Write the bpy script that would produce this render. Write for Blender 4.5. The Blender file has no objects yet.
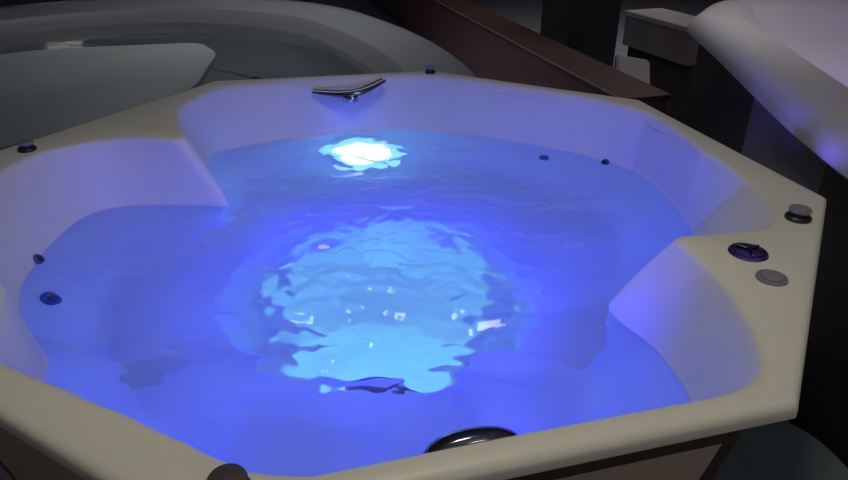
import bpy, bmesh, math, random
from mathutils import Vector, Matrix, noise

random.seed(4)
S = bpy.context.scene
COL = S.collection
PI = math.pi
RZ = 0.86                       # height of the hot tub's rim above the floor
CX, CY = -0.127, 1.670          # middle of the hot tub
WL = -0.20                      # water line below the rim

# ------------------------------------------------------------------ helpers
def tag(o, label=None, cat=None, group=None, kind=None):
    if label: o['label'] = label
    if cat: o['category'] = cat
    if group: o['group'] = group
    if kind: o['kind'] = kind
    return o

def empty(name, loc, rz=0, parent=None):
    o = bpy.data.objects.new(name, None)
    o.empty_display_size = .1
    COL.objects.link(o)
    o.location = loc
    o.rotation_euler = (0, 0, rz)
    if parent: o.parent = parent
    return o

def obj(name, bm, mat, parent=None, smooth=None, origin=None):
    """link a bmesh given in world coordinates as one object"""
    bmesh.ops.recalc_face_normals(bm, faces=bm.faces) if smooth != 'keep' else None
    me = bpy.data.meshes.new(name)
    if origin is not None:
        bmesh.ops.translate(bm, verts=bm.verts, vec=-Vector(origin))
    bm.to_mesh(me)
    bm.free()
    for m in (mat if isinstance(mat, (list, tuple)) else [mat]):
        me.materials.append(m)
    if smooth:
        for p in me.polygons: p.use_smooth = True
    o = bpy.data.objects.new(name, me)
    COL.objects.link(o)
    if origin is not None: o.location = origin
    if parent:
        o.parent = parent
        M = Matrix.LocRotScale(parent.location, parent.rotation_euler, None)
        if parent.parent:
            M = Matrix.LocRotScale(parent.parent.location, parent.parent.rotation_euler, None) @ M
        o.matrix_parent_inverse = Matrix()
        if origin is not None:
            o.location = M.inverted() @ Vector(origin)
        else:
            me.transform(M.inverted())
    return o

def auto_smooth(o, deg=35):
    me = o.data
    for p in me.polygons: p.use_smooth = True
    bm = bmesh.new(); bm.from_mesh(me)
    for e in bm.edges:
        e.smooth = len(e.link_faces) == 2 and e.calc_face_angle(0) < math.radians(deg)
    bm.to_mesh(me); bm.free()

def rings_mesh(rings, cap0=False, cap1=False, closed=True):
    bm = bmesh.new()
    vs = [[bm.verts.new(p) for p in r] for r in rings]
    n = len(rings[0])
    for a, b in zip(vs, vs[1:]):
        for i in range(n if closed else n - 1):
            j = (i + 1) % n
            bm.faces.new((a[i], a[j], b[j], b[i]))
    if cap0: bm.faces.new(vs[0][::-1])
    if cap1: bm.faces.new(vs[-1])
    return bm

def lathe(profile, c=(0, 0, 0), n=32, axis=None, sx=1.0, sy=1.0):
    """profile of (r, z); closed with caps when r > 0 at the ends"""
    M = Matrix.Translation(c)
    if axis is not None:
        M = M @ Vector((0, 0, 1)).rotation_difference(Vector(axis)).to_matrix().to_4x4()
    rings = [[M @ Vector((r * sx * math.cos(2 * PI * k / n), r * sy * math.sin(2 * PI * k / n), z)) for k in range(n)] for r, z in profile]
    return rings_mesh(rings, True, True)

def prism(poly, z0, z1, bevel=0.0, seg=2):
    bm = bmesh.new()
    a = [bm.verts.new((x, y, z0)) for x, y in poly]
    b = [bm.verts.new((x, y, z1)) for x, y in poly]
    n = len(poly)
    for i in range(n):
        j = (i + 1) % n
        bm.faces.new((a[i], a[j], b[j], b[i]))
    bm.faces.new(a[::-1]); bm.faces.new(b)
    bmesh.ops.recalc_face_normals(bm, faces=bm.faces)
    if bevel:
        bmesh.ops.bevel(bm, geom=list(bm.edges), offset=bevel, segments=seg, affect='EDGES', profile=.5)
    return bm

def joined(*bms):
    out = bmesh.new()
    for b in bms:
        me = bpy.data.meshes.new('tmp'); b.to_mesh(me); b.free()
        out.from_mesh(me); bpy.data.meshes.remove(me)
    return out

# ------------------------------------------------------------------ materials
def mat(name, color, rough=.5, metal=0.0, spec=.5, coat=0.0, var=0.0, vscale=6.0, bump=0.0, bscale=40.0):
    m = bpy.data.materials.new(name)
    m.use_nodes = True
    nt = m.node_tree
    b = nt.nodes['Principled BSDF']
    b.inputs['Base Color'].default_value = (*color, 1)
    b.inputs['Roughness'].default_value = rough
    b.inputs['Metallic'].default_value = metal
    b.inputs['Specular IOR Level'].default_value = spec
    b.inputs['Coat Weight'].default_value = coat
    tc = nt.nodes.new('ShaderNodeTexCoord')
    if var:
        n = nt.nodes.new('ShaderNodeTexNoise'); n.inputs['Scale'].default_value = vscale; n.inputs['Detail'].default_value = 5
        r = nt.nodes.new('ShaderNodeValToRGB')
        r.color_ramp.elements[0].position = .3; r.color_ramp.elements[1].position = .7
        r.color_ramp.elements[0].color = (*[c * (1 - var) for c in color], 1)
        r.color_ramp.elements[1].color = (*[min(1, c * (1 + var)) for c in color], 1)
        nt.links.new(tc.outputs['Object'], n.inputs['Vector'])
        nt.links.new(n.outputs['Fac'], r.inputs['Fac'])
        nt.links.new(r.outputs['Color'], b.inputs['Base Color'])
    if bump:
        n2 = nt.nodes.new('ShaderNodeTexNoise'); n2.inputs['Scale'].default_value = bscale; n2.inputs['Detail'].default_value = 3
        bp = nt.nodes.new('ShaderNodeBump'); bp.inputs['Strength'].default_value = bump; bp.inputs['Distance'].default_value = .01
        nt.links.new(tc.outputs['Object'], n2.inputs['Vector'])
        nt.links.new(n2.outputs['Fac'], bp.inputs['Height'])
        nt.links.new(bp.outputs['Normal'], b.inputs['Normal'])
    return m

def wood(name, c0, c1, rough=.4, stretch=(1, 14, 14)):
    m = mat(name, c0, rough)
    nt = m.node_tree; b = nt.nodes['Principled BSDF']
    tc = nt.nodes.new('ShaderNodeTexCoord'); mp = nt.nodes.new('ShaderNodeMapping')
    mp.inputs['Scale'].default_value = stretch
    n = nt.nodes.new('ShaderNodeTexNoise'); n.inputs['Scale'].default_value = 3; n.inputs['Detail'].default_value = 6
    r = nt.nodes.new('ShaderNodeValToRGB')
    r.color_ramp.elements[0].color = (*c0, 1); r.color_ramp.elements[1].color = (*c1, 1)
    nt.links.new(tc.outputs['Object'], mp.inputs['Vector']); nt.links.new(mp.outputs['Vector'], n.inputs['Vector'])
    nt.links.new(n.outputs['Fac'], r.inputs['Fac']); nt.links.new(r.outputs['Color'], b.inputs['Base Color'])
    return m

def emit(name, color, strength):
    m = bpy.data.materials.new(name); m.use_nodes = True
    b = m.node_tree.nodes['Principled BSDF']
    b.inputs['Base Color'].default_value = (.8, .8, .8, 1)
    b.inputs['Emission Color'].default_value = (*color, 1)
    b.inputs['Emission Strength'].default_value = strength
    return m

def water_mat(name, color, bump=.25, scale=9.0, ior=1.33, rough=0.0):
    m = bpy.data.materials.new(name); m.use_nodes = True
    nt = m.node_tree; b = nt.nodes['Principled BSDF']
    b.inputs['Base Color'].default_value = (*color, 1)
    b.inputs['Roughness'].default_value = rough
    b.inputs['IOR'].default_value = ior
    b.inputs['Transmission Weight'].default_value = 1.0
    tc = nt.nodes.new('ShaderNodeTexCoord')
    n = nt.nodes.new('ShaderNodeTexNoise'); n.inputs['Scale'].default_value = scale; n.inputs['Detail'].default_value = 3
    bp = nt.nodes.new('ShaderNodeBump'); bp.inputs['Strength'].default_value = bump; bp.inputs['Distance'].default_value = .02
    nt.links.new(tc.outputs['Object'], n.inputs['Vector']); nt.links.new(n.outputs['Fac'], bp.inputs['Height'])
    nt.links.new(bp.outputs['Normal'], b.inputs['Normal'])
    return m

M_ACRYL = mat('cream_acrylic', (.80, .785, .66), .38, spec=.35, var=.02, vscale=3)
M_PANEL = wood('brown_wood_panel', (.42, .32, .25), (.55, .42, .33), .5, (14, 14, 1))
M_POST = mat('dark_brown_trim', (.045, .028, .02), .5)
M_BLACK = mat('black_plastic', (.018, .018, .02), .38, bump=.05)
M_KNOB = mat('dark_grey_plastic', (.07, .065, .06), .35)
M_GCAP = mat('grey_plastic_cap', (.26, .24, .28), .3)
M_CHROME = mat('chrome', (.55, .55, .58), .12, metal=1)
M_DCHROME = mat('smoked_chrome', (.22, .22, .25), .15, metal=1)
M_PCHROME = mat('chrome_violet_reflection', (.30, .24, .55), .18, metal=1)  # violet reflection put into the chrome's own colour
M_NOZ = mat('navy_jet_plastic', (.07, .08, .28), .35)
M_FLOOR = mat('dark_tile_floor', (.38, .36, .39), .45, var=.12, vscale=2, bump=.05, bscale=12)
M_WALL = mat('grey_wall', (.35, .34, .35), .8, var=.05)
M_CEIL = mat('ceiling_white', (.6, .6, .6), .9)
M_GRIM = mat('grey_acrylic', (.25, .26, .27), .35, var=.05, vscale=2)
M_DARKIN = mat('charcoal_acrylic', (.24, .24, .26), .4)
M_COVER = mat('grey_green_vinyl', (.29, .34, .31), .55, var=.08, vscale=1.5, bump=.08)
M_MAHOG = wood('mahogany', (.13, .06, .066), (.19, .085, .085), .35)
M_MAHTOP = wood('mahogany_top', (.07, .03, .02), (.12, .055, .04), .4)
M_HIGHLIGHT = mat('painted_edge_highlight', (.5, .4, .38), .25, metal=.6)
M_DKGREY = mat('dark_grey_panel', (.34, .355, .36), .5, bump=.05)
M_CABBLK = mat('black_cabinet', (.06, .06, .064), .5)
M_TAUPE = mat('taupe_panel', (.34, .30, .29), .55, var=.08)
M_CTOP = mat('cream_counter', (.6, .57, .5), .4, var=.05)
M_TEAL = mat('dark_teal_rubber', (.13, .18, .195), .6, var=.08, bump=.1)
M_LILAC = mat('white_acrylic', (.74, .72, .70), .42, spec=.35)
M_WATER = water_mat('hot_tub_water', (.55, .70, 1), .30, 8.0, rough=.03)
M_WATER2 = water_mat('still_dark_water', (.75, .85, .85), .25, 5.0)
M_LENS = emit('lit_lens', (.28, .8, 1.0), 1.0)
M_BULB = emit('lit_bulb', (1, 1, .88), 2.2)
M_LENSB = emit('lit_blue_lens', (.10, .18, 1.0), 12.0)

# ------------------------------------------------------------------ the hot tub's outlines
VERT = [(-.827, 2.625), (.026, 2.794), (.778, 2.362), (.999, 1.510), (.560, .764), (-.282, .543), (-1.033, .982), (-1.256, 1.824)]   # the eight rim corners, clockwise
def poly_radius(poly, th):
    d = Vector((math.cos(th), math.sin(th)))
    best = 9
    for i in range(len(poly)):
        a = Vector(poly[i]) - Vector((CX, CY)); b = Vector(poly[(i + 1) % len(poly)]) - Vector((CX, CY))
        e = b - a
        den = d.x * e.y - d.y * e.x
        if abs(den) < 1e-9: continue
        t = (a.x * e.y - a.y * e.x) / den
        u = (a.x * d.y - a.y * d.x) / den
        if t > 0 and -1e-6 <= u <= 1 + 1e-6: best = min(best, t)
    return best

N = 720
OFF = math.degrees(math.atan2(VERT[0][1] - CY, VERT[0][0] - CX))
ANG = [math.radians(k * 360 / N) for k in range(N)]
# make sure each corner sits exactly on a sample
for x, y in VERT:
    a = math.atan2(y - CY, x - CX) % (2 * PI)
    k = min(range(N), key=lambda i: abs(ANG[i] - a))
    ANG[k] = a
OCT = [poly_radius(VERT, a) for a in ANG]

def periodic(table, sigma):
    """piecewise linear radius over the angle in degrees, softened"""
    t = sorted((a % 360, r) for a, r in table)
    t = [(t[-1][0] - 360, t[-1][1])] + t + [(t[0][0] + 360, t[0][1])]
    raw = []
    for k in range(N):
        a = math.degrees(ANG[k]) % 360
        for (a0, r0), (a1, r1) in zip(t, t[1:]):
            if a0 <= a <= a1:
                raw.append(r0 + (r1 - r0) * (a - a0) / max(1e-9, a1 - a0)); break
    w = int(3 * sigma * N / 360) + 1
    ker = [math.exp(-.5 * (i * 360 / N / sigma) ** 2) for i in range(-w, w + 1)]
    s = sum(ker)
    return [sum(ker[i + w] * raw[(k + i) % N] for i in range(-w, w + 1)) / s for k in range(N)]

OPEN = periodic([(180, 1.005), (171, .985), (163.5, .885), (160, .80), (158, .655), (154, .66), (148.7, .765), (142, .90), (135.5, .975), (127, 1.06), (118, 1.035), (110.7, 1.022),
                 (97, 1.015), (83.8, 1.04), (70, 1.0), (60, .984), (50, .992), (41.9, 1.016), (31.5, 1.027), (20, .975), (10.3, .944), (0, .955), (-5, .967),
                 (-12.3, .977), (-17, .968), (-21, .93), (-24, .858), (-28, .768), (-30, .768), (-33.7, .818), (-40, .915), (-46, .997), (-50.6, 1.054),
                 (-54, 1.062), (-60, 1.035), (-71.6, 1.008), (-83, 1.013), (-90.5, 1.034), (-95.7, 1.034), (-102, .995), (-109, .968), (-117, .962), (-125, .975),
                 (-132, .965), (-137, .90), (-141, .885), (-146, .93), (-152, .975), (-165, 1.0)], .9)
WAT = periodic([(179, .908), (172, .90), (168, .88), (164.5, .82), (162, .74), (158.5, .58), (155.7, .515), (152, .56), (148, .65), (142.6, .764), (138, .87), (133.4, .945), (124, .94), (113.1, .917),
                (98, .935), (83.3, .947), (72, .935), (62.7, .923), (50, .945), (38.4, .975), (29.3, 1.002), (23, .975), (18.3, .945), (10, .92), (4, .902), (-3, .87), (-11, .83), (-18, .77),
                (-25, .67), (-30, .655), (-33.3, .668), (-36, .72), (-39, .81), (-46.2, .928), (-52, .985), (-62, .985), (-72, .96), (-84, .97), (-92, .985), (-100, .96),
                (-110, .93), (-125, .92), (-133, .90), (-140, .86), (-145, .86), (-151.8, .928), (-155.8, .90), (-164, .908), (-172, .905)], 1.0)
WAT = [min(w, o - .015, c * (1.078 - .21 * .118) / 1.137 - .016) for w, o, c in zip(WAT, OPEN, OCT)]

def ring(rad, z):
    f = rad if isinstance(rad, list) else [rad] * N
    zz = z if isinstance(z, list) else [z] * N
    return [Vector((CX + f[k] * math.cos(ANG[k]), CY + f[k] * math.sin(ANG[k]), RZ + zz[k])) for k in range(N)]
def cab(z): return (1.078 - .21 * max(0, -z - .082)) / 1.137          # how far the leaning cabinet reaches at this depth
def fit(rad, z):
    f = rad if isinstance(rad, list) else [rad] * N
    return [min(r, c * cab(z) - .016) for r, c in zip(f, OCT)]
def sub(a, d): return [x - d for x in a]
def lerp(a, b, t): return [x + (y - x) * t for x, y in zip(a, b)]
def scale_r(a, s): return [x * s for x in a]

tub = empty('hot_tub', (CX, CY, 0))
tag(tub, 'octagonal cream acrylic hot tub in front, full of glowing blue water', 'hot tub')

rings = [ring(sub(OCT, .075), -.034), ring(sub(OCT, .012), -.034), ring(sub(OCT, .004), -.032), ring(sub(OCT, .001), -.028), ring(sub(OCT, .001), -.016), ring(sub(OCT, .0035), -.009),
         ring(sub(OCT, .009), -.0035), ring(sub(OCT, .017), -.0008), ring(sub(OCT, .028), 0)]
OP_ = [min(o + .022, c - .042) for o, c in zip(OPEN, OCT)]
OP2 = [min(o + .008, c - .050) for o, c in zip(OPEN, OCT)]
OP3 = [min(o, c - .058) for o, c in zip(OPEN, OCT)]
rings += [ring(OP_, 0), ring(OP2, -.003), ring(OP3, -.011)]
for t in (.14, .25, .37, .5, .62, .75, .87, 1.0):
    e = t + .04 * math.sin(PI * t)                       # seat backs are slightly dished
    z_ = -.011 + (WL + .011) * t
    rings.append(ring(fit(lerp(OP3, WAT, e if t < 1 else 1), z_) if z_ < -.05 else lerp(OP3, WAT, e), z_))
SEAT = [max(.50, w * .80) if w > .56 else max(.44, w - .03) for w in WAT]
_w = 60
SEAT = [sum(SEAT[(k + i) % N] for i in range(-_w, _w + 1)) / (2 * _w + 1) for k in range(N)]
SEAT = [min(a, w - .02) for a, w in zip(SEAT, WAT)]
_w = 22
SEAT = [sum(SEAT[(k + i) % N] for i in range(-_w, _w + 1)) / (2 * _w + 1) for k in range(N)]
rings.append(ring(lerp(WAT, SEAT, .35), -.28))
rings.append(ring(lerp(WAT, SEAT, .7), -.36))
rings.append(ring(SEAT, -.43))
FOOT = .42
for r, z in ((.46, -.465), (.435, -.50), (.41, -.56), (.385, -.65), (.35, -.72), (.30, -.755), (.2, -.77), (.06, -.77)):
    rings.append(ring(r, z))
bm = rings_mesh(rings, cap1=True)
shell = obj('shell', bm, M_ACRYL, tub)
auto_smooth(shell, 50)

# cabinet: eight leaning panels with corner posts under the lip
for i in range(8):
    a = Vector(VERT[i]) - Vector((CX, CY)); b = Vector(VERT[(i + 1) % 8]) - Vector((CX, CY))
    C0 = Vector((CX, CY))
    def P(v, s, z): q = C0 + v * s; return Vector((q.x, q.y, RZ + z))
    st, sb = cab(-.082), cab(-.84)
    a1 = a.lerp(b, .035); b1 = b.lerp(a, .035)
    bm = bmesh.new()
    q = [P(a1, cab(-.122), -.122), P(b1, cab(-.122), -.122), P(b1, sb, -.84), P(a1, sb, -.84)]
    nrm = (q[1] - q[0]).cross(q[3] - q[0]).normalized()
    if nrm.dot(Vector((a.x + b.x, a.y + b.y, 0))) < 0: nrm = -nrm
    vs = [bm.verts.new(p) for p in q] + [bm.verts.new(p - nrm * .010) for p in q]
    bm.faces.new(vs[:4]); bm.faces.new(vs[4:][::-1])
    for k in range(4): bm.faces.new((vs[k], vs[(k + 1) % 4], vs[4 + (k + 1) % 4], vs[4 + k]))
    bmesh.ops.recalc_face_normals(bm, faces=bm.faces)
    bmesh.ops.bevel(bm, geom=list(bm.edges), offset=.004, segments=2, affect='EDGES')
    obj('side_panel', bm, M_PANEL, tub)
    # corner post
    bm = bmesh.new()
    c = Vector(VERT[i - 1 if False else i]) - C0
    pv = Vector(VERT[i - 1]) - C0; nv = Vector(VERT[(i + 1) % 8]) - C0
    l = c.lerp(pv, .032); r = c.lerp(nv, .032)
    tops = [P(v, s, -.07) for v, s in ((l, st), (c, st), (r, st), (c, st - .05))]
    bots = [P(v, s, -.855) for v, s in ((l, sb), (c, sb), (r, sb), (c, sb - .05))]
    bm = rings_mesh([tops, bots], True, True)
    obj('corner_post', bm, M_POST, tub)
obj('lip_shade_band', rings_mesh([ring(scale_r(OCT, cab(-.08) - .002), -.033), ring(scale_r(OCT, cab(-.125) - .001), -.128), ring(scale_r(OCT, cab(-.125) - .007), -.128), ring(scale_r(OCT, cab(-.08) - .006), -.033), ring(scale_r(OCT, cab(-.08) - .002), -.033)]), M_POST, tub)  # dark band painted in for the shade in the gap below the lip
# air control knobs on four of the corners
def knob(x, y, s=1.0):
    c = Vector((x, y, RZ))
    k = obj('air_control', lathe([(.034 * s, -.002), (.034 * s, .006), (.030 * s, .010), (.022 * s, .012), (.021 * s, .018)], c, 28), M_BLACK, tub, origin=c)
    auto_smooth(k)
    d = obj('knob_cap', lathe([(.020 * s, .017), (.028 * s, .019), (.030 * s, .023), (.027 * s, .027), (.014 * s, .029)], c, 28), M_KNOB if s > .85 else M_GCAP, k, origin=c)
    auto_smooth(d)
    return k
knob(.862, 1.388, .84)
knob(-1.150, 1.838, .74)
knob(.025, 2.738, .62)
knob(-.247, .600, .86)

# diverter valve and small cap on the flat armrest on the right
def valve(x, y, r, m_ring, m_cap, name, cap):
    c = Vector((x, y, RZ))
    v = obj(name, lathe([(r, -.002), (r, .002), (r * .93, .005), (r * .80, .006), (r * .76, .004)], c, 40), m_ring, tub, origin=c)
    auto_smooth(v)
    prof = [(r * .74, .002), (r * .72, .007), (r * .55, .009), (r * .2, .0095)]
    bm = lathe(prof, c, 40)
    k = obj(cap, bm, m_cap, v, origin=c)
    auto_smooth(k)
    return v
v = valve(.678, 1.225, .040, M_PCHROME, M_PCHROME, 'diverter_valve', 'valve_cap')
c = Vector((.678, 1.225, RZ))
bars = joined(*[prism([(c.x + math.cos(a) * u - math.sin(a) * w, c.y + math.sin(a) * u + math.cos(a) * w) for u, w in ((.003, -.004), (.027, -.003), (.027, .003), (.003, .004))], RZ + .008, RZ + .014, .0015, 1) for a in (.4, 2.5, 4.6)])
obj('valve_handle', bars, M_DCHROME, v)
valve(.680, 1.122, .030, M_GCAP, M_GCAP, 'air_cap', 'cap_disc')

# waterfall spout on the far wall: a chrome wing bent at the middle
def wing():
    pts = [(-.435, 2.606, -.040, .010), (-.38, 2.596, -.042, .013), (-.33, 2.588, -.044, .017), (-.285, 2.580, -.042, .021), (-.25, 2.590, -.037, .018), (-.215, 2.612, -.026, .014), (-.16, 2.648, -.006, .010)]
    rings = []
    for i, (x, y, z, h) in enumerate(pts):
        c = Vector((x, y, RZ + z))
        t = (Vector(pts[min(i + 1, len(pts) - 1)][:3]) - Vector(pts[max(i - 1, 0)][:3])).normalized()
        n = Vector((0, 0, 1)); b = t.cross(n).normalized(); n = b.cross(t)
        rings.append([c + b * (.028 * math.cos(2 * PI * k / 12)) * (1 if h > .012 else .7) + n * (h * .75 * math.sin(2 * PI * k / 12)) for k in range(12)])
    return rings_mesh(rings, True, True)
sp = obj('water_spout', wing(), M_DCHROME, tub); auto_smooth(sp, 60)
nz = obj('spout_lip', lathe([(.008, -.012), (.030, -.010), (.034, 0), (.030, .010), (.008, .012)], (-.287, 2.565, RZ - .058), 24, sy=.7), M_CHROME, sp); auto_smooth(nz, 60)

# beads added under the lip for the blue fill on the next tub
LIP_FILL = ((.845, 2.210), (.905, 1.975), (.965, 1.740))
for x, y in LIP_FILL:
    h = obj('added_lip_bead', lathe([(.014, .004), (.014, -.006), (.010, -.010)], (x - .012, y - .003, RZ - .036), 20), M_CHROME, tub); auto_smooth(h)

# the same kind of spout on the near wall, seen as a dome over the rim
def dome():
    t = Vector((.967, .254, 0)); n = Vector((-.254, .967, 0))
    c = Vector((.070, .697, RZ - .032))
    rings = []
    for i in range(11):
        a = -PI / 2 + PI * i / 10
        x = .074 * math.sin(a); s = max(.02, math.cos(a))
        rings.append([c + t * x + n * ((.040 if math.cos(2 * PI * k / 20) > 0 else .012) * s ** .8 * math.cos(2 * PI * k / 20)) + Vector((0, 0, .034 * s ** .8 * math.sin(2 * PI * k / 20))) for k in range(20)])
    return rings_mesh(rings, True, True)
sp = obj('water_spout', dome(), M_DCHROME, tub); auto_smooth(sp, 60)

# jets in the seat backs
def wall_point(deg, z):
    """a point on the wetted wall and its inward normal"""
    k = min(range(N), key=lambda i: abs(((math.degrees(ANG[i]) - deg + 180) % 360) - 180))
    def rad(kk, zz):
        kk %= N
        if zz >= WL:
            t = (zz + .011) / (WL + .011); e = t + .04 * math.sin(PI * t)
            return min(OP3[kk] + (WAT[kk] - OP3[kk]) * e, OCT[kk] * cab(zz) - .016)
        pts = [(WL, 0), (-.28, .35), (-.36, .7), (-.43, 1)]
        for (z0, f0), (z1, f1) in zip(pts, pts[1:]):
            if z0 >= zz >= z1:
                f = f0 + (f1 - f0) * (zz - z0) / (z1 - z0)
                return WAT[kk] + (SEAT[kk] - WAT[kk]) * f
        return SEAT[kk]
    def pos(kk, zz):
        kk %= N
        r = rad(kk, zz); return Vector((CX + r * math.cos(ANG[kk]), CY + r * math.sin(ANG[kk]), RZ + zz))
    p = pos(k, z)
    n = (pos(k + 4, z) - pos(k - 4, z)).cross(pos(k, z + .02) - pos(k, z - .02)).normalized()
    if n.dot(Vector((CX, CY, p.z + .3)) - p) < 0: n = -n
    return p, n
for deg, z, s in ((-172, -.20, .7), (-162, -.27, 1.2), (37, -.205, .6), (50, -.26, .7)):
    p, n = wall_point(deg, z)
    j = obj('jet', lathe([(.026 * s, -.004), (.026 * s, .004), (.021 * s, .008), (.016 * s, .007)], p, 22, n), M_NOZ, tub); auto_smooth(j)
    o = obj('nozzle', lathe([(.012 * s, .004), (.012 * s, .011), (.006 * s, .011)], p, 16, n), M_BLACK, j)

# underwater lights
def lamp_housing(p, n, r, m, sx=1.0):
    h = obj('underwater_light', lathe([(r * 1.15, -.004), (r * 1.15, .006), (r * 1.0, .010), (r * .98, .004)], p, 32, n, sx=sx), M_ACRYL, tub); auto_smooth(h)
    if sx > 1:
        c_ = obj('bulb_cover', lathe([(r * .62, .012), (r * .55, .024), (r * .3, .030), (r * .05, .032)], p, 32, n, sx=sx), M_BULB, h); auto_smooth(c_, 60)
    l = obj('lens', lathe([(r * .96, .004), (r * .9, .014), (r * .5, .022), (r * .1, .024)], p, 32, n, sx=sx), m, h); auto_smooth(l, 60)
p, n = wall_point(98, -.325)
LB = (p, n)
lamp_housing(p, n, .10, M_LENS, 1.75)
def foot_point(deg, z):
    a = math.radians(deg); r = .405
    return Vector((CX + r * math.cos(a), CY + r * math.sin(a), RZ + z)), Vector((-math.cos(a), -math.sin(a), .14)).normalized()
p, n = foot_point(-88, -.555)
LF = (p, n)
lamp_housing(p, n, .06, M_LENS)

# water
def water_height(x, y):
    d1 = math.hypot((x + .12) / .50, (y - 1.45) / .48); d2 = math.hypot((x + .24) / .34, (y - 2.37) / .17)
    amp = .002 + .024 * math.exp(-d1 ** 2) + .030 * math.exp(-d2 ** 2)
    v = 1.1 * noise.noise(Vector((x * 3.6, y * 4.6, 9.1))) + noise.noise(Vector((x * 7, y * 9.5, 1.3))) + .6 * noise.noise(Vector((x * 15, y * 21, 4.1))) + .25 * noise.noise(Vector((x * 34, y * 44, 7.7)))
    return amp * v
bm = bmesh.new()
R_ = 150
prev = None
cv = bm.verts.new((CX, CY, RZ + WL))
for i in range(1, R_ + 1):
    cur = []
    for k in range(0, N, 2):
        r = (WAT[k] + .012) * i / R_
        x = CX + r * math.cos(ANG[k]); y = CY + r * math.sin(ANG[k])
        cur.append(bm.verts.new((x, y, RZ + WL + water_height(x, y))))
    n_ = len(cur)
    for k in range(n_):
        if prev: bm.faces.new((prev[k], cur[k], cur[(k + 1) % n_], prev[(k + 1) % n_]))
        else: bm.faces.new((cv, cur[k], cur[(k + 1) % n_]))
    prev = cur
water = obj('water', bm, M_WATER, None, smooth='keep')
tag(water, 'glowing blue rippled water filling the octagonal hot tub', 'water', kind='stuff')

# ------------------------------------------------------------------ things around
def densify(poly, step=.08, smooth=3, closed=True):
    pts = [Vector(p) for p in poly]
    for _ in range(smooth):
        out = []
        for i in range(len(pts)):
            a, b = pts[i], pts[(i + 1) % len(pts)]
            out += [a.lerp(b, .25), a.lerp(b, .75)]
        pts = out
    return pts
def inset(pts, d):
    n = len(pts); out = []
    area = sum(pts[i].x * pts[(i + 1) % n].y - pts[(i + 1) % n].x * pts[i].y for i in range(n))
    s = 1 if area > 0 else -1
    for i in range(n):
        t = (pts[(i + 1) % n] - pts[i - 1]).normalized()
        out.append(pts[i] + Vector((-t.y, t.x)) * s * d)
    return out
def zr(pts, z): return [Vector((p.x, p.y, z)) for p in pts]

# round grey plunge tub behind, half full of dark water
T2 = RZ - .20
o2 = densify([(.30, 3.28), (.26, 3.72), (.06, 4.42), (-.25, 5.06), (-.66, 5.74), (-1.3, 6.2), (-2.3, 6.4), (-3.4, 5.9), (-4.0, 4.9), (-4.0, 3.9), (-3.3, 3.1), (-2.3, 2.85), (-1.3, 2.95), (-.5, 3.05), (.12, 3.02)], smooth=2)
tub2 = empty('plunge_tub', (-1.8, 4.6, 0))
tag(tub2, 'large grey round-edged tub of dark still water behind the hot tub', 'tub')
rg = [zr(inset(o2, .06), T2 - .07), zr(inset(o2, .005), T2 - .06), zr(o2, T2 - .045), zr(inset(o2, .005), T2 - .015), zr(inset(o2, .03), T2), zr(inset(o2, .17), T2 - .004), zr(inset(o2, .20), T2 - .025),
      zr(inset(o2, .30), T2 - .045), zr(inset(o2, .33), T2 - .06)]
s = obj('rim', rings_mesh(rg), M_GRIM, tub2); auto_smooth(s, 50)
rg = [zr(inset(o2, .33), T2 - .06), zr(inset(o2, .37), T2 - .12), zr(inset(o2, .45), T2 - .45), zr(inset(o2, .6), T2 - .58)]
s = obj('basin', rings_mesh(rg, cap1=True), M_DARKIN, tub2); auto_smooth(s, 50)
s = obj('side_panel', rings_mesh([zr(inset(o2, .06), T2 - .05), zr(inset(o2, .1), .01)]), M_CABBLK, tub2)
bm = bmesh.new()
from mathutils.geometry import delaunay_2d_cdt
w2 = inset(o2, .40)
cv = bm.verts.new((-1.8, 4.6, T2 - .16)); prev = None
for i in range(1, 61):
    cur = []
    for p in w2:
        q = Vector((-1.8, 4.6)).lerp(p, i / 60)
        cur.append(bm.verts.new((q.x, q.y, T2 - .16 + .004 * noise.noise(Vector((q.x * 5, q.y * 5, 2))))))
    for k in range(len(cur)):
        j = (k + 1) % len(cur)
        bm.faces.new((prev[k], cur[k], cur[j], prev[j]) if prev else (cv, cur[k], cur[j]))
    prev = cur
w = obj('water', bm, M_WATER2, None, smooth='keep')
tag(w, 'dark still water in the grey tub behind, with faint reflections', 'water', kind='stuff')

# grey-green cover lying over its near side
cp = [(-1.12, 3.50), (-1.15, 3.78), (-1.30, 4.03), (-1.62, 3.96), (-2.10, 3.86), (-2.35, 3.69), (-3.6, 3.1), (-3.3, 1.9), (-1.72, 2.0), (-1.40, 2.42), (-1.05, 2.98)]
cpts = [Vector(p) for p in cp]
for _ in range(2):
    cpts = sum([[cpts[i].lerp(cpts[(i + 1) % len(cpts)], .2), cpts[i].lerp(cpts[(i + 1) % len(cpts)], .8)] for i in range(len(cpts))], [])
cz = T2 + .003
rg = [zr(inset(cpts, .02), cz), zr(cpts, cz + .015), zr(cpts, cz + .045), zr(inset(cpts, .02), cz + .06)]
cv_ = obj('tub_cover', rings_mesh(rg, True, True), M_COVER); auto_smooth(cv_, 40)
tag(cv_, 'flat grey-green panel with rounded corner lying across the grey tub behind', 'cover')

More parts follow.
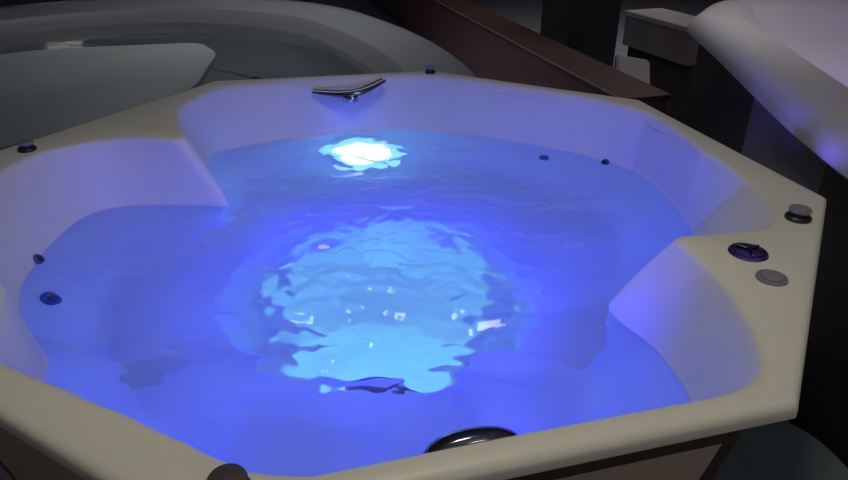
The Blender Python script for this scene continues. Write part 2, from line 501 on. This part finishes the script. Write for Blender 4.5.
# long low mahogany bench
def beam(p0, p1, w, z0, z1, side=1, bevel=.008):
    a, b = Vector(p0), Vector(p1)
    t = (b - a).normalized(); n = Vector((-t.y, t.x)) * side
    return prism([a, b, b + n * w, a + n * w], z0, z1, bevel)
b0, b1 = (-.86, 10.65), (1.075, 3.62)
bench = empty('wooden_bench', (.75, 4.84, 0))
tag(bench, 'long low dark mahogany bench or step behind the hot tub', 'bench')
obj('front_board', beam((b0[0] - .0, b0[1]), b1, .03, .015, RZ - .385, 1), M_MAHOG, bench)
obj('top_board', beam((b0[0], b0[1]), b1, .33, RZ - .395, RZ - .362, 1, .005), M_MAHTOP, bench)
obj('edge_highlight', beam((b0[0] - .004, b0[1]), (b1[0] - .004, b1[1]), .012, RZ - .366, RZ - .357, 1, .002), M_HIGHLIGHT, bench)  # pale strip stands in for the highlight along the bench's top edge
t = (Vector(b1) - Vector(b0)).normalized(); nn = Vector((-t.y, t.x))
e0 = Vector(b1) - t * .03; e1 = Vector(b0)
obj('end_board', beam(e0 + nn * .03, Vector(b1) + nn * .03, .28, .0, RZ - .395, 1), M_MAHOG, bench)
obj('end_board', beam(e1 + nn * .03, e1 + t * .03 + nn * .03, .28, .0, RZ - .395, 1), M_MAHOG, bench)
obj('back_board', beam(Vector(b0) + nn * .29, Vector(b1) + nn * .29, .02, .0, RZ - .395, 1), M_MAHOG, bench)

# tall black cabinet
cab = empty('storage_cabinet', (1.4, 5.75, 0))
tag(cab, 'tall plain black cabinet beside the cream-topped counter', 'cabinet')
obj('body', prism([(1.14, 5.52), (1.60, 5.68), (1.46, 6.12), (1.00, 5.96)], .04, 1.24, .012), M_CABBLK, cab)
obj('plinth', prism([(1.17, 5.56), (1.57, 5.70), (1.44, 6.08), (1.04, 5.94)], 0, .045), M_BLACK, cab)
obj('door', prism([(1.150, 5.505), (1.590, 5.658), (1.584, 5.676), (1.144, 5.523)], .07, 1.22, .004), M_CABBLK, cab)

# cream-topped counter
ct = empty('counter', (1.9, 4.9, 0))
tag(ct, 'small counter with cream top and taupe side beside the lilac-lit tub', 'counter')
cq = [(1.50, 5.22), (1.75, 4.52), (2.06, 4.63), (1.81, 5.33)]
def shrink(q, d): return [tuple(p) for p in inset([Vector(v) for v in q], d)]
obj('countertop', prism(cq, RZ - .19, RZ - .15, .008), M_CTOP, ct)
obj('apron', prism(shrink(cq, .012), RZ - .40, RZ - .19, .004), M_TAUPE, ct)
obj('shade_black_base', prism(shrink(cq, .06), 0, RZ - .40, .004), M_CABBLK, ct)  # black lower body stands in for the shade down the counter front

# grey wedge step on the floor
wd = empty('wedge_step', (1.42, 4.4, 0))
tag(wd, 'small grey wedge-shaped step on the floor below the counter', 'step')
rgA = [Vector((1.25, 4.30, 0)), Vector((1.25, 4.30, .36)), Vector((1.30, 4.55, .52)), Vector((1.30, 4.62, .52)), Vector((1.30, 4.62, 0))]
rgB = [p + Vector((.20, -.08, -.02 if p.z > 0 else 0)) for p in rgA]
bm = rings_mesh([rgA, rgB], True, True)
bmesh.ops.recalc_face_normals(bm, faces=bm.faces)
bmesh.ops.bevel(bm, geom=list(bm.edges), offset=.01, segments=2, affect='EDGES')
obj('wedge_body', bm, M_TAUPE, wd)

# right-hand tub with lilac light
T3 = RZ + .10
o3 = [(1.095, 1.35), (1.115, 1.75), (1.15, 2.10), (1.285, 2.93), (1.345, 3.38), (1.368, 3.56), (1.374, 3.62), (1.40, 3.67), (1.60, 4.01), (1.72, 4.12), (2.3, 4.25), (3.2, 4.1), (3.6, 3.6), (3.6, 1.9), (3.2, 1.1), (2.2, .85), (1.25, .98), (1.12, 1.1)]
o3 = densify(o3, smooth=2)
tub3 = empty('spa_tub', (2.3, 2.6, 0))
tag(tub3, 'white acrylic tub at right edge with lilac-lit basin and dark cabinet', 'hot tub')
rg = [zr(inset(o3, .07), T3 - .115), zr(inset(o3, .012), T3 - .112), zr(o3, T3 - .10), zr(inset(o3, .004), T3 - .075), zr(inset(o3, .018), T3 - .045), zr(inset(o3, .045), T3 - .018), zr(inset(o3, .08), T3 - .004), zr(inset(o3, .115), T3),
      zr(inset(o3, .21), T3 - .004), zr(inset(o3, .235), T3 - .014), zr(inset(o3, .29), T3 - .08), zr(inset(o3, .38), T3 - .17), zr(inset(o3, .52), T3 - .25), zr(inset(o3, .62), T3 - .34), zr(inset(o3, .7), T3 - .55)]
s = obj('shell', rings_mesh(rg, cap1=True), M_LILAC, tub3); auto_smooth(s, 50)
k0 = inset(o3, .075); k1 = inset(o3, .095)
n3 = len(k0)
def span(i0, i1, m, name):
    idx = [i % n3 for i in range(i0, i1 + 1)]
    rings_ = []
    for i in idx:
        rings_.append([Vector((k0[i].x, k0[i].y, T3 - .11)), Vector((k1[i].x, k1[i].y, T3 - .11)), Vector((k1[i].x, k1[i].y, .0)), Vector((k0[i].x, k0[i].y, .0))])
    o = obj(name, rings_mesh(rings_, True, True), m, tub3); auto_smooth(o, 40)
near = min(range(n3), key=lambda i: (k0[i] - Vector((1.30, 2.63))).length)
corner = min(range(n3), key=lambda i: (k0[i] - Vector((1.46, 3.66))).length)
a0 = min(range(n3), key=lambda i: (k0[i] - Vector((1.25, 1.0))).length)
span(near, corner, M_CABBLK, 'side_panel')
span(corner, corner + 8, M_DKGREY, 'side_panel')
if a0 > near: a0 -= n3
mid3 = min(range(n3), key=lambda i: (k0[i] - Vector((1.20, 1.90))).length)
span(mid3, near, M_DKGREY, 'side_panel')
if a0 > mid3: a0 -= n3
span(a0, mid3, M_BLACK, 'side_panel')
span(corner + 8, a0 + n3, M_DKGREY, 'side_panel')

# dark teal rounded step by the near corner of the hot tub
ax = Vector((.4389, .746)) / math.hypot(.4389, .746); nx = Vector((ax.y, -ax.x))
base = Vector((.560, .764))
def tp(u, v): return base + ax * u + nx * v
st = [tp(*q) for q in ((-.6, -.10), (.66, -.10), (.69, .04), (.65, .14), (.54, .23), (.38, .30), (.15, .33), (-.3, .34), (-.6, .30))]
st = densify(st, smooth=2)
stp = empty('step_stool', (tp(0, .08).x, tp(0, .08).y, 0))
tag(stp, 'dark teal rounded step on the floor below the hot tub corner', 'step')
s = obj('tread', rings_mesh([zr(inset(st, .01), .27), zr(st, .28), zr(st, .295), zr(inset(st, .015), .31)], True, True), M_TEAL, stp); auto_smooth(s, 40)
s = obj('base', rings_mesh([zr(inset(st, .03), 0), zr(inset(st, .02), .27)], True, True), M_CABBLK, stp); auto_smooth(s, 40)

# ------------------------------------------------------------------ room
def plane(name, pts, m):
    bm = bmesh.new(); bm.faces.new([bm.verts.new(p) for p in pts])
    o = obj(name, bm, m, None, smooth='keep'); o['kind'] = 'structure'; return o
X0, X1, Y0, Y1, H = -6, 6, -3.5, 11.5, 3.2
plane('floor', [(X0, Y0, 0), (X1, Y0, 0), (X1, Y1, 0), (X0, Y1, 0)], M_FLOOR)
plane('wall_back', [(X0, Y1, 0), (X1, Y1, 0), (X1, Y1, H), (X0, Y1, H)], M_WALL)
plane('wall_left', [(X0, Y0, 0), (X0, Y1, 0), (X0, Y1, H), (X0, Y0, H)], M_WALL)
plane('wall_right', [(X1, Y1, 0), (X1, Y0, 0), (X1, Y0, H), (X1, Y1, H)], M_WALL)
plane('wall_front', [(X1, Y0, 0), (X0, Y0, 0), (X0, Y0, H), (X1, Y0, H)], M_WALL)
plane('ceiling', [(X0, Y0, H), (X0, Y1, H), (X1, Y1, H), (X1, Y0, H)], M_CEIL)

# ------------------------------------------------------------------ light
def area(name, loc, target, size, power, color, spread=180):
    l = bpy.data.lights.new(name, 'AREA'); l.energy = power; l.color = color; l.shape = 'DISK'; l.size = size; l.spread = math.radians(spread)
    o = bpy.data.objects.new(name, l); COL.objects.link(o); o.location = loc
    o.rotation_euler = (Vector(target) - Vector(loc)).to_track_quat('-Z', 'Y').to_euler(); return o
def point(name, loc, power, color, r=.05):
    l = bpy.data.lights.new(name, 'POINT'); l.energy = power; l.color = color; l.shadow_soft_size = 0
    o = bpy.data.objects.new(name, l); COL.objects.link(o); o.location = loc; return o
def spot(name, loc, target, power, color, ang, blend=.4, r=.03):
    l = bpy.data.lights.new(name, 'SPOT'); l.energy = power; l.color = color; l.shadow_soft_size = 0; l.spot_size = math.radians(ang); l.spot_blend = blend
    o = bpy.data.objects.new(name, l); COL.objects.link(o); o.location = loc
    o.rotation_euler = (Vector(target) - Vector(loc)).to_track_quat('-Z', 'Y').to_euler(); return o
area('ceiling_lamp', (.05, 1.1, 3.05), (.0, 1.2, .8), .6, 4.2, (1, .94, .76), 90)
area('ceiling_lamp', (-1.2, 4.9, 3.1), (-1.2, 4.9, 0), 2.0, 13, (.95, .97, 1), 100)
area('ceiling_lamp', (2.3, 6.6, 3.1), (2.1, 6.6, 0), 2.0, 12, (1, .96, .97), 120)
area('ceiling_lamp', (1.7, 3.2, 3.1), (1.7, 3.2, 0), .8, 2.4, (1, .95, .92), 68)
area('wall_lamp', (-5.85, 10.9, 1.85), (-2.6, 5.0, .5), .8, .55, (1, .98, .88))
area('ceiling_bounce_fill', (1.8, -2.2, 1.9), (.8, -.6, 3.2), .8, 14, (1, .96, .9))  # added ambient fill behind the camera, bounced off the ceiling
BLUE = (.022, .030, 1)
p, n = LF
spot('light_beam', p + n * .04, (-.12, 1.66, RZ - .77), 12.5, (.12, .64, .48), 74, .25)
for deg in (0, 45, 90, 135, 180, 225, 270, 315):
    a = math.radians(deg)
    point('led_glow', (CX + .36 * math.cos(a), CY + .36 * math.sin(a), RZ - .36), .95, BLUE, .05)
for deg, r_ in ((-62, .70), (-122, .66), (150, .62), (10, .62)):  # extra points added to fill the dark sides of the seat dividers
    a = math.radians(deg)
    point('led_glow', (CX + r_ * math.cos(a), CY + r_ * math.sin(a), RZ - .27), .45, BLUE, .05)
p, n = LB
point('led_glow', p + n * .10, 1.0, (.1, .5, 1), .04)
point('added_blue_fill', (-.285, 2.50, RZ - .10), .2, BLUE)  # added blue fill in front of the far spout
for (x, y), (tx, ty) in zip(LIP_FILL, ((1.30, 2.9), (1.17, 2.25), (1.13, 1.75))):
    spot('added_lip_fill', (x + .03, y + .01, RZ - .025), (tx, ty, RZ + .2), .8, (.13, .12, 1), 120, .8)  # added spots that put blue light on the neighbouring tub's lip
spot('added_blue_fill', (.035, .80, RZ - .085), (-.02, 2.6, RZ - .02), 37, BLUE, 125, .8)  # added blue fill to brighten the walls above the water
point('led_glow', (2.4, 2.6, RZ - .2), 8, (.5, .42, 1), .1)

W = bpy.data.worlds.new('world'); S.world = W; W.use_nodes = True
W.node_tree.nodes['Background'].inputs[0].default_value = (.5, .5, .55, 1)
W.node_tree.nodes['Background'].inputs[1].default_value = .02

# ------------------------------------------------------------------ camera and view
cam = bpy.data.cameras.new('camera'); cam.sensor_width = 36; cam.lens = 670.02 / 848 * 36; cam.clip_start = .02
co = bpy.data.objects.new('camera', cam); COL.objects.link(co)
co.location = (0, 0, RZ + .6817); co.rotation_euler = (PI / 2 - .488475, 0, 0)
S.camera = co
S.view_settings.view_transform = 'Standard'; S.view_settings.look = 'None'
S.view_settings.exposure = 0; S.view_settings.gamma = 1; S.view_settings.use_curve_mapping = False
S.cycles.use_denoising = True
S.cycles.max_bounces = 12; S.cycles.transmission_bounces = 8; S.cycles.diffuse_bounces = 6
S.cycles.sample_clamp_indirect = 6
